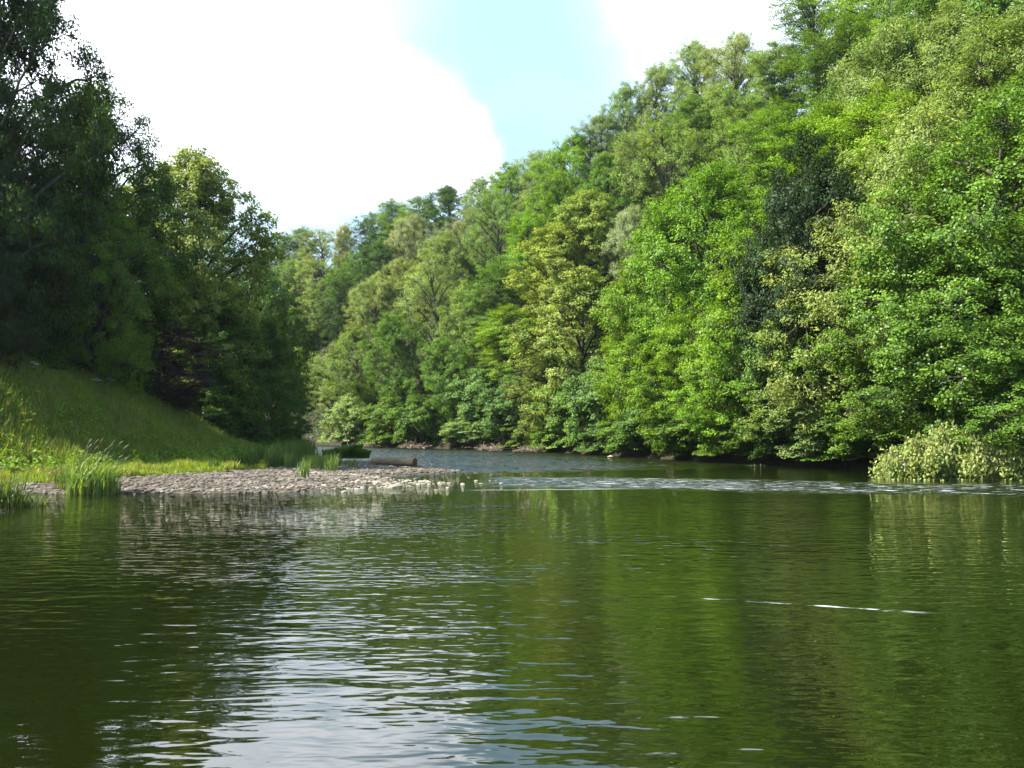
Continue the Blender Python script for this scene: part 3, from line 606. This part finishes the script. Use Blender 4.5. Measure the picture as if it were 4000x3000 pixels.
# ------------------------------------------------------------------ reed clumps
def arc_blades(n, spread, h0, h1, w, bend, seed, dirx=0., mat=GRASS, dry=0.):
    r = np.random.default_rng(seed); Vs = []; Fs = []; vv = []; sv = []; k = 0; S = 7
    for i in range(n):
        a = r.uniform(0, 6.283); q = spread*math.sqrt(r.random()); x0, y0 = q*math.cos(a), q*math.sin(a)*.6
        H = r.uniform(h0, h1); fa = r.uniform(0, 6.283); b = bend*r.uniform(.3, 1.5)
        dx, dy = math.cos(fa)*b*H+dirx*H, math.sin(fa)*b*H
        s = np.linspace(0, 1, S); P = np.column_stack([x0+dx*s**2, y0+dy*s**2, H*(s-.28*b*s**3*1.4)])
        wa = fa+1.57+r.normal(0, .5); ww = w*r.uniform(.7, 1.3)*np.interp(s, [0, .35, 1], [.6, 1, .06])[:, None]*np.array([math.cos(wa), math.sin(wa), 0])*.5
        V = np.stack([P-ww, P+ww], 1).reshape(-1, 3); j = np.arange(S-1)*2+k
        Vs.append(V); Fs.append(np.stack([j, j+1, j+3, j+2], 1)); k += 2*S
        vv += [r.random()]*(S-1); d = r.random() < dry; sv += list(np.where(s[:-1] < (.3 if not d else 1.1), .4 if (dry and r.random() < .5) or d else 0, 0))
    return mesh_np('leaves', np.concatenate(Vs), np.concatenate(Fs), 4, mat, {'v': ('FACE', vv), 's': ('FACE', sv)})
def stalk_mesh(h, bx, by, seed):
    s = np.linspace(0, 1, 9); P = np.column_stack([bx*s**2.2, by*s**2.2, h*(s-.10*s**4)])
    t = Tubes(); t.add(P, .011*(1-s*.6), 4); me = t.mesh('seed_stalk', None); me.materials.append(GRASS)
    q = np.linspace(.86, 1.0, 6); hp = np.column_stack([bx*q**2.2, by*q**2.2, h*(q-.10*q**4)])
    t2 = Tubes(); t2.add(hp, [.008, .022, .028, .024, .016, .004], 5); me2 = t2.mesh('seed_head', None); me2.materials.append(GRASS)
    return me, me2
GA = [('v', .6)]
def reed_clump(name, x, y, label, n, spread, h0, h1, w, bend, seed, stalks=0, dirx=0., color=(.10, .19, .03), cat='reeds', group=None, dry=0., z=None):
    e = link(name, None, None, (x, y, tz(x, y)-.02 if z is None else z)); tag(e, label, cat, group)
    o = link('leaves', arc_blades(n, spread, h0, h1, w, bend, seed, dirx, dry=dry), e); o.color = (*color, 1)
    r = random.Random(seed)
    for i in range(stalks):
        m1, m2 = stalk_mesh(h1*r.uniform(.85, 1.30), r.uniform(.1, .9)*h1*.5*(1 if dirx >= 0 else -1), r.uniform(-.3, .3), seed+i)
        a = r.uniform(0, 6.28); q = spread*.75*r.random()**.5
        st = link('seed_stalk', m1, e, (q*math.cos(a), q*math.sin(a)*.5, 0)); st.color = (.13, .19, .05, 1)
        sh = link('seed_head', m2, st); sh.color = (.26, .27, .11, 1)
    return e
p = onz(86, 494, .02)
reed_clump('reed_clump', p[0], p[1]+.4, 'big tall reed clump with arching seed heads on the left shore, brown at its base', 430, .95, .5, 1.95, .05, .55, 3, 30, .14, (.17, .29, .07), dry=.1)
p = onz(66, 492, .02)
reed_clump('reed_clump', p[0], p[1]+.5, 'darker low reeds just left of the big reed clump', 200, .8, .5, 1.25, .035, .35, 4, 4, 0, (.07, .13, .025), dry=.15)
p = onz(5, 508, .02)
reed_clump('reed_clump', p[0]-.5, p[1]+.3, 'reed clump cut by the left edge of the photo, nearest the camera', 320, .95, .6, 1.5, .045, .5, 6, 3, 0, (.08, .14, .028), dry=.25)
p = onz(22, 506, .02)
reed_clump('grass_tuft', p[0], p[1]+.3, 'short sprawling tuft at the water beside the left edge reeds', 120, .6, .4, .95, .04, .7, 8, 2, 0, (.09, .15, .03), dry=.2)
p = onz(44, 483, .05)
reed_clump('dry_grass_tuft', p[0], p[1]+1.2, 'straw-coloured dry grass fringe behind the mud on the left', 420, 2.3, .3, .8, .03, .4, 9, 0, 0, (.17, .15, .05), 'grass', dry=.7)
p = onz(112, 493, .02)
reed_clump('grass_tuft', p[0], p[1]+.2, 'thin tuft with a few bent blades right of the big reed clump', 26, .3, .4, .95, .03, .5, 10, 2, 0, (.11, .18, .04))
# rushes standing in rows at the back of the gravel bar
RU = [(252, 469, 1.5), (261, 467, 1.6), (272, 469, 1.5), (280, 468, 1.3), (291, 469, 1.35), (241, 468, 1.1), (228, 470, .8), (213, 472, .75), (300, 466, 1.2)]
RL = ['dark rush clump at the grass edge of the gravel bar, tallest of the row', 'dark rush clump right next to the tallest of the row', 'rush clump in the middle of the row behind the gravel bar', 'narrow rush clump right of the middle of the row',
      'rush clump at the right end of the dark row, before the pale tufts', 'rush clump starting the dark row on its left', 'small rush tuft left of the dark row', 'smallest rush tuft on the left part of the gravel edge', 'loose rush clump behind the pale tufts']
for i, ((px, py, h_), lb) in enumerate(zip(RU, RL)):
    p = onz(px, py, .2); reed_clump('rush_clump', p[0], p[1], lb, 90, .42, h_*.6, h_*1.15, .03, .12, 30+i, 0, 0, (.045, .10, .016), group='rush clumps behind the gravel bar')
for i, (px, py, h_, lb) in enumerate([(303, 479, 1.15, 'bright upright grass tuft growing out of the bare gravel'), (308, 471, 1.2, 'pale green tuft at the back of the gravel behind the bare gravel tuft'), (321, 471, 1.3, 'pale green tuft between the gravel and the rush island'),
                                    (331, 472, 1.3, 'pale green tuft nearest the white stones'), (336, 467, 1.4, 'tallest pale green tuft left of the log'), (352, 468, .9, 'small tuft growing at the left end of the log')]):
    p = onz(px, py, .12); reed_clump('grass_tuft', p[0], p[1], lb, 70 if i else 60, .42 if i else .3, h_*.5, h_, .035, .3, 50+i, 0, 0, (.12, .21, .04), 'grass')
# reeds along the far end of the bank
for i, (x, y) in enumerate([(-19.2, 77), (-19.9, 81), (-20.8, 85), (-21.4, 89), (-22.4, 94), (-23.4, 99), (-18.3, 74.5), (-17.0, 72.6)]):
    reed_clump('bank_reeds', x, y, 'tall thin reeds fringing the far water edge of the left bank beneath the dark alders', 240, 1.7, .9, 1.9, .035, .18, 70+i, 0, 0, (.085, .15, .028), group='reeds fringing the far end of the left bank')
# rush island
e = link('rush_island', None, None, (-14.9, 80.0, 0)); tag(e, 'low dense dark green rush island standing in the river left of the log', 'rushes')
def island(seed, n, rx, ry, h):
    r = np.random.default_rng(seed); a = r.uniform(0, 6.283, n); q = np.sqrt(r.random(n)); x = q*np.cos(a)*rx; y = q*np.sin(a)*ry
    dome = np.sqrt(np.clip(1-q**2*.75, 0, 1)); hh = h*dome*r.uniform(.75, 1.1, n)
    return blades(x, y, np.zeros(n), hh, np.full(n, .04), r.random(n), np.zeros(n), .45, seed)
V, F_, A = island(1, 9000, 1.5, 1.1, 1.3); o = link('rushes', mesh_np('rushes', V, F_, 3, GRASS, A), e, (.55, 0, 0)); o.color = (.075, .18, .02, 1)
V, F_, A = island(2, 5000, 1.0, .8, .95); o = link('rushes', mesh_np('rushes', V, F_, 3, GRASS, A), e, (-1.3, .6, 0)); o.color = (.085, .19, .025, 1)
mud = Tubes()
th = np.linspace(0, 2*math.pi, 25)[:-1]
V = [(0, 0, .06)]+[(1.9*math.cos(a)*(1+.08*math.sin(3*a)), 1.3*math.sin(a), -.06) for a in th]; F_ = [(0, i+1, (i+1) % 24+1) for i in range(24)]
link('mud', mesh_np('mud', V, F_, 3, GRAVEL), e)

# umbel flowers on the ridge
def umbel(x, y, h, lab, seed):
    r = random.Random(seed); e = link('umbel_plant', None, None, (x, y, tz(x, y)-.03)); tag(e, lab, 'wildflower')
    t = Tubes(); bx = r.uniform(-.15, .15); t.add([(0, 0, 0), (bx*.4, 0, h*.5), (bx, 0, h)], .012, 5)
    heads = [(bx, 0, h)]
    for k in range(3):
        a = r.uniform(0, 6.28); q = (bx+.22*math.cos(a), .22*math.sin(a), h*r.uniform(.78, .95)); t.add([(bx*.6, 0, h*.62), q], .008, 4); heads.append(q)
    t.mesh('stem', GRASS); o = link('stem', bpy.data.meshes[-1] if False else t.mesh('stem', GRASS), e); o.color = (.10, .17, .04, 1)
    for c in heads:
        rr = np.random.default_rng(seed+5); m = 60; a = rr.uniform(0, 6.28, m); q = np.sqrt(rr.random(m))*.12
        P = np.column_stack([c[0]+q*np.cos(a), c[1]+q*np.sin(a), c[2]+.03-q*q*1.2])
        V, F_, A = leaf_quads(P, nrm(np.array([0, -.3, 1])+rr.normal(0, .3, (m, 3))), .06, .06, rr, rr.random(m), np.zeros(m))
        link('flower_head', mesh_np('flower_head', V, F_, 4, WHITE, A), e)
UM = [(35, 362, 'leftmost white umbel flower on the ridge, against the dark trees'), (53, 361, 'second white umbel flower from the left on the ridge'), (68, 358, 'tallest white umbel flower, standing clear of the ridge'),
      (99, 378, 'white umbel flower beneath the right edge of the copper beech'), (110, 367, 'white umbel flower behind the ridge against the dark copper beech'), (131, 384, 'left one of the close pair of white umbels in mid ridge'),
      (138, 386, 'right one of the close pair of white umbels in mid ridge'), (150, 390, 'white umbel right of the close pair on the ridge'), (173, 402, 'last white umbel down the ridge on the right')]
for i, (px, py, lb) in enumerate(UM):
    best = None
    for Y in np.arange(44, 90, .5):
        q = at(px, py, Y); h_ = q[2]-tz(q[0], q[1])
        if .6 < h_ < 1.6 and (best is None or abs(h_-1.2) < abs(best[2]-1.2)): best = (q[0], q[1], h_)
    if best is None: q = at(px, py, 60); best = (q[0], q[1], 1.2)
    umbel(*best, lb, 200+i)

# ------------------------------------------------------------------ stones
def ico(sub):
    import bmesh
    bm = bmesh.new(); bmesh.ops.create_icosphere(bm, subdivisions=sub, radius=1); bm.verts.ensure_lookup_table()
    V = np.array([v.co[:] for v in bm.verts]); F_ = np.array([[v.index for v in f.verts] for f in bm.faces]); bm.free(); return V, F_
IV, IF = ico(3); JV, JF = ico(1)
def stone_mesh(seed, mat, rough=.16, name='stone'):
    r = np.random.default_rng(seed); V = IV.copy()
    for k in range(5):
        d = nrm(r.normal(size=3)); V += V*(np.sin(V@d*r.uniform(1.2, 4)+r.uniform(0, 6))*rough*r.uniform(.3, 1)/(1+k*.3))[:, None]
    for k in range(4):
        d = nrm(r.normal(size=3)); c = r.uniform(.55, .8); q = V@d; V -= np.outer(np.maximum(0, q-c)*.85, d)
    V *= np.array([1, r.uniform(.65, .9), r.uniform(.42, .62)])
    return mesh_np(name, V, IF, 3, mat, smooth=True)
SM = [stone_mesh(i, STONE) for i in range(7)]
def stone(x, y, sz, label, group=None, z=None, name='river_stone', me=None):
    o = link(name, me or rt.choice(SM), None, (x, y, (max(tz(x, y), -.02) if z is None else z)+sz*.08))
    o.scale = (sz*rt.uniform(.8, 1.3), sz*rt.uniform(.8, 1.2), sz*rt.uniform(.55, .95)); o.rotation_euler = (rt.uniform(-.2, .2), rt.uniform(-.2, .2), rt.uniform(0, 6.28))
    return tag(o, label, 'stone', group)
G1 = ('pale stone in the thin line along the front waterline of the grey gravel bar', 'pale stones along the front edge of the gravel bar')
G2 = ('pale stone in the bright drift at the right tip of the gravel bar', 'pale stones at the tip of the gravel bar')
G3 = ('pale stone in the streak between the grass tufts and the log', 'pale stones in the streak behind the bare gravel')
G4 = ('pale stone scattered round the foot of the log', 'pale stones around the log')
def line_pts(pts, n, jit):
    pts = [onz(*p)[:2] for p in pts]; L = [0]
    for a, b in zip(pts[:-1], pts[1:]): L.append(L[-1]+np.hypot(*(b-a)))
    for i in range(n):
        q = rt.uniform(0, L[-1]); yield np.interp(q, L, [p[0] for p in pts])+rt.gauss(0, jit), np.interp(q, L, [p[1] for p in pts])+rt.gauss(0, jit)
for x, y in line_pts([(108, 490.5, .05), (200, 491, .05), (250, 489.5, .05), (330, 488, .05), (385, 487, .05)], 110, .2): stone(x, y, rt.uniform(.035, .10)*rt.choice([1, 1, 1.4]), *G1)
for x, y in line_pts([(250, 488.5, .05), (310, 487.5, .05), (385, 486, .05), (415, 485.5, 0)], 60, .22): stone(x, y, rt.uniform(.05, .13)*rt.choice([1, 1, 1.4]), *G1)
for x, y in line_pts([(350, 482, .1), (400, 483, .05), (425, 484, 0)], 60, .5): stone(x, y, rt.uniform(.07, .18), *G2)
for x, y in line_pts([(345, 477.5, .1), (400, 479, .05), (450, 484.5, 0)], 45, .6): stone(x, y, rt.uniform(.07, .17), *G2)
for x, y in line_pts([(298, 474, .12), (340, 475, .12), (392, 476.5, .08)], 42, .3): stone(x, y, rt.uniform(.07, .19), *G3)
for x, y in line_pts([(330, 465.5, .15), (372, 467, .15), (420, 468, .05)], 46, .4): stone(x, y, rt.uniform(.08, .2), *G4)
for px, py, sz, lb in [(476, 481, .15, 'left of two neighbouring stones standing in open water right of the bar tip'), (481, 483.5, .12, 'flat stone lying in the water just below the left one of the pair'),
                       (490, 480.5, .09, 'small stone in the water between the round one and the pair'), (501, 483.5, .17, 'round stone alone in the open water, right of the others'),
                       (515, 482.5, .08, 'smallest outlying stone in the water, farthest right of the gravel bar'), (496, 481, .07, 'tiny stone just left of the round one in open water'),
                       (448, 488, .14, 'low stone awash in front of the bar tip'), (344, 492, .13, 'flat stone awash in front of the middle of the gravel bar'), (436, 490, .1, 'small stone awash nearest the camera off the bar tip')]:
    p = onz(px, py, 0); stone(p[0], p[1], sz, lb, z=-.02)
# grey cobbles of the bar: one countless spread
x, y, z, dR, dL = scatter(60000, -23, -1, 34, 74, lambda x, y, z, dR, dL: (dL > -.25) & (x > np.interp(y, GY, GX)-.8) & (y > 34.6))
k = rng.random(len(x)) < .62; x, y, z = x[k], y[k], z[k]; n = min(len(x), 14000); x, y, z = x[:n], y[:n], z[:n]
sz = rng.uniform(.025, .10, n)*rng.choice([.6, 1, 1, 1.7], n); a = rng.uniform(0, 6.28, n)
V = JV[None]*(1+rng.normal(0, .12, (n, len(JV), 1)))*np.stack([sz*1.1, sz*.85, sz*.5], 1)[:, None, :]
V = np.stack([V[..., 0]*np.cos(a)[:, None]-V[..., 1]*np.sin(a)[:, None], V[..., 0]*np.sin(a)[:, None]+V[..., 1]*np.cos(a)[:, None], V[..., 2]], -1)+np.column_stack([x, y, z+sz*.1])[:, None, :]
F_ = JF[None]+np.arange(n)[:, None, None]*len(JV)
tag(link('gravel', mesh_np('gravel', V.reshape(-1, 3), F_.reshape(-1, 3), 3, GRAVEL)), 'grey-brown cobbles covering the low gravel bar', 'gravel', kind='stuff')

# ------------------------------------------------------------------ log
pa, pb = onz(373, 464.5, .2), onz(415, 465.5, .2)
ax = pb-pa; Llog = float(np.hypot(ax[0], ax[1])); rad = .27
e = link('log', None, None, (*pa[:2], .2+rad*.85)); e.rotation_euler = (0, 0, math.atan2(ax[1], ax[0]))
tag(e, 'sawn brown log lying on the gravel bar, its reddish cut end facing right', 'log')
S = np.linspace(0, Llog, 26); r_ = np.random.default_rng(4); V = []; K = 20
for i, s in enumerate(S):
    for k in range(K):
        a = 6.283*k/K; rr = rad*(1+.05*math.sin(3*a+s*1.1)+.03*math.sin(7*a+s*3)+.02*r_.normal()); V.append((s, rr*math.cos(a), rr*math.sin(a)+.03*math.sin(s*1.2)))
F_ = [(i*K+k, (i+1)*K+k, (i+1)*K+(k+1) % K, i*K+(k+1) % K) for i in range(len(S)-1) for k in range(K)]
link('bark', mesh_np('bark', V, F_, 4, LOGB, smooth=True), e)
for xx, sg, me in ((Llog+.003, 1, LOGC), (-.003, -1, LOGC)):
    V = [(xx+.03*sg, 0, 0)]+[(xx, rad*.97*math.cos(6.283*k/K), rad*.97*math.sin(6.283*k/K)) for k in range(K)]
    link('cut_end', mesh_np('cut_end', V, [(0, k+1, (k+1) % K+1) for k in range(K)], 3, me), e)
for q in (.32, .93):
    t = Tubes(); t.add([(Llog*q, 0, rad*.8), (Llog*q+.04, -.02, rad+.12)], [.035, .02], 6); link('branch_stub', t.mesh('branch_stub', LOGB), e)

# ------------------------------------------------------------------ driftwood, rocks, dead stems on the far bank
def driftwood(px, py, wpx, hpx, label, seed, n=70):
    p = onz(px, py, 0); sc = p[1]/F; W = wpx*sc; Hh = hpx*sc; e = link('driftwood_pile', None, None, (p[0]+.3, p[1]+1.4, .1)); tag(e, label, 'driftwood')
    r = np.random.default_rng(seed)
    for part, cnt, ra, mat in (('root', 9, .07, TWIG), ('sticks', n, .028, TWIG)):
        t = Tubes()
        for i in range(cnt):
            c = np.array([r.normal(0, W*.2), r.normal(0, .4), abs(r.normal(0, Hh*.22))+.1]); d = nrm(np.array([r.normal(0, 1), r.normal(0, .5), r.normal(.35, .5)])); Ls = r.uniform(.4, 1.1)*Hh*(.95 if part == 'root' else .7)
            b = r.normal(0, .15, 3)*Ls; P = np.array([c-d*Ls*.5, c+b*.7, c+d*Ls*.5+b]); P[:, 2] = np.maximum(P[:, 2], .0); s = np.linspace(0, 2, 5)
            P = np.column_stack([np.interp(s, [0, 1, 2], P[:, k]) for k in range(3)])+r.normal(0, .02, (5, 3)); t.add(P, ra*r.uniform(.5, 1.3)*np.linspace(1, .35, 5), 5)
        link(part, t.mesh(part, mat), e)
driftwood(489, 452, 36, 12, 'middle driftwood pile of grey-brown roots under the blue-green hazel', 1, 110)
driftwood(527, 453, 34, 11, 'right driftwood pile with one curved root, on the far bank', 2, 80)
driftwood(412, 449.5, 30, 10, 'left driftwood pile of brown sticks, below the rounded grey-green tree', 3, 90)
driftwood(365, 447.5, 16, 6, 'smallest heap of pale broken branches by the rocks of the far bank', 4, 40)
RM = [stone_mesh(50+i, ROCK, .3, 'rock') for i in range(3)]
for i, (px, py, sz, lb) in enumerate([(349, 444.5, 1.0, 'larger pale broken rock at the far end of the far bank'), (357, 446, .7, 'small pale rock beside the larger pale broken one'), (340, 446, .6, 'low rock left of the larger pale broken one'),
        (744, 462.5, .55, 'left rock on the shaded right bank'), (757, 463.5, .6, 'middle rock on the shaded right bank, below the small flowering plant'), (771, 462, .7, 'large brown rock on the right bank, right of the small flowering plant'),
        (783, 463, .5, 'end rock of the row on the right bank'), (722, 461.5, .45, 'lone small rock left of the row on the right bank'), (612, 457, .3, 'flat rock at the water below the jade green bush')]):
    p = onz(px, py, .0); stone(p[0], p[1]+.3, sz, lb, z=.0, name='bank_rock', me=RM[i % 3])
t = Tubes(); pp = at(349, 446, 128); p2 = at(341, 421, 128); base = np.array([pp[0], pp[1], -.1])
e = link('dead_stem', None, None, tuple(base)); t.add([(0, 0, 0), ((p2[0]-pp[0])*.45, 0, (p2[2]+.1)*.5), (p2[0]-pp[0], .2, p2[2]+.1)], [.06, .05, .02], 5)
tag(e, 'thin dark dead stem leaning up from behind the rush island', 'stem'); link('stem', t.mesh('stem', TWIG), e)
p = onz(757, 462, .3); reed_clump('flowering_plant', p[0], p[1]+.9, 'small pale green plant among the rocks on the right bank', 160, .8, .4, .9, .07, .5, 91, 0, 0, (.14, .22, .06), 'plant')

# ------------------------------------------------------------------ wilted fallen tree at the right edge
def wilted(seed, lobes, label_part):
    r = np.random.default_rng(seed); C = []; tb = Tubes()
    root = np.array([3.2, 1.8, 1.2])
    for (cx, cy, cz, rx, ry, rz) in lobes:
        tip = np.array([cx, cy, cz+rz*.6]); s = np.linspace(0, 1, 7)[:, None]; P = root+(tip-root)*s; P[:, 2] += np.sin(s[:, 0]*math.pi)*.5
        tb.add(P, .06*(1-s[:, 0]*.7), 5); n = int(150*rx*rz)
        for k in range(n):
            d = nrm(r.normal(size=3)+np.array([0, -.3, .35])); c = np.array([cx, cy, cz])+d*np.array([rx, ry, rz])*r.uniform(.7, 1.03)
            if c[2] < .08: c[2] = r.uniform(.08, .35)
            C.append(c)
            if k % 5 == 0:
                top = c+np.array([r.normal(.15, .15), r.normal(0, .15), r.uniform(.15, .5)]); mid = (tip+top)/2+np.array([0, 0, .25]); tb.add([tip, mid, top, c], [.02, .014, .009, .005], 4)
    C = np.array(C); m = 34; ci = np.repeat(np.arange(len(C)), m); q = r.normal(0, 1, (len(ci), 3))*np.array([.12, .12, .2])*r.uniform(.6, 1.5, len(C))[ci][:, None]; P = C[ci]+q; P[:, 2] = np.maximum(P[:, 2], .03)
    Nn = nrm(r.normal(0, .8, (len(P), 3))+np.array([-.4, -.4, .35])); T = nrm(r.normal(0, .45, (len(P), 3))+np.array([0, 0, -1]))
    cv = r.random(len(C))[ci]; sh = (r.random(len(C)) < .22)[ci]*r.uniform(.2, .6, len(ci))
    V, F_, A = leaf_quads(P, Nn, .15, .085, r, np.clip(cv*.6+r.random(len(P))*.4, 0, 1), sh, T)
    return mesh_np('foliage', V, F_, 4, LEAF, A), tb.mesh('branches', TWIG)
p = onz(966, 481, 0)
e = link('wilted_tree', None, None, (p[0]+1.6, p[1]+2.0, -.05)); e.scale = (1.28, 1.25, 1.4); tag(e, 'pale yellow-green wilted fallen tree with bare twigs, dipping into the river at the right edge', 'tree')
f_, b_ = wilted(5, [(-3.1, .3, .2, .8, .8, .6), (-2.2, 0, .45, .9, .9, .85), (-1.1, .4, .65, .8, .8, 1.05), (-.5, -.4, .3, .8, .8, .7), (.2, .2, .55, .9, .9, 1.0), (1.0, -.3, .35, .8, .8, .8), (1.4, .5, 1.0, .6, .8, .8), (2.2, .1, .6, .9, 1., 1.1), (2.7, .5, 1.7, .7, .8, .9), (3.5, 0, .7, .9, .9, 1.1), (4.4, .3, 1.35, .9, .9, 1.0), (5.4, -.1, .6, 1., .9, 1.0), (6.3, .3, 1.0, 1., .9, 1.1), (.6, .9, 1.5, .6, .6, .6)], 0)
o = link('foliage', f_, e); o.color = (*TINT['wilt'], 1); link('branches', b_, e)

# ------------------------------------------------------------------ air
HZ = 0.00009
hm = bpy.data.materials.new('haze'); hm.use_nodes = True; t = hm.node_tree; t.nodes.clear()
pv = N(t, 'ShaderNodeVolumePrincipled', inp={'Color': (.80, .90, 1, 1), 'Density': HZ, 'Anisotropy': .3}); o = N(t, 'ShaderNodeOutputMaterial'); LK(t, pv.outputs[0], o.inputs['Volume'])
V = [(x, y, z) for x in (-2410, 2510) for y in (-70, 3410) for z in (-2.6, 130)]
hz = link('haze', mesh_np('haze', V, [(0, 1, 3, 2), (4, 6, 7, 5), (0, 4, 5, 1), (2, 3, 7, 6), (0, 2, 6, 4), (1, 5, 7, 3)], 4, hm)); tag(hz, 'thin pale summer haze hanging over the river valley', 'haze', kind='stuff')
cy.volume_bounces = 0
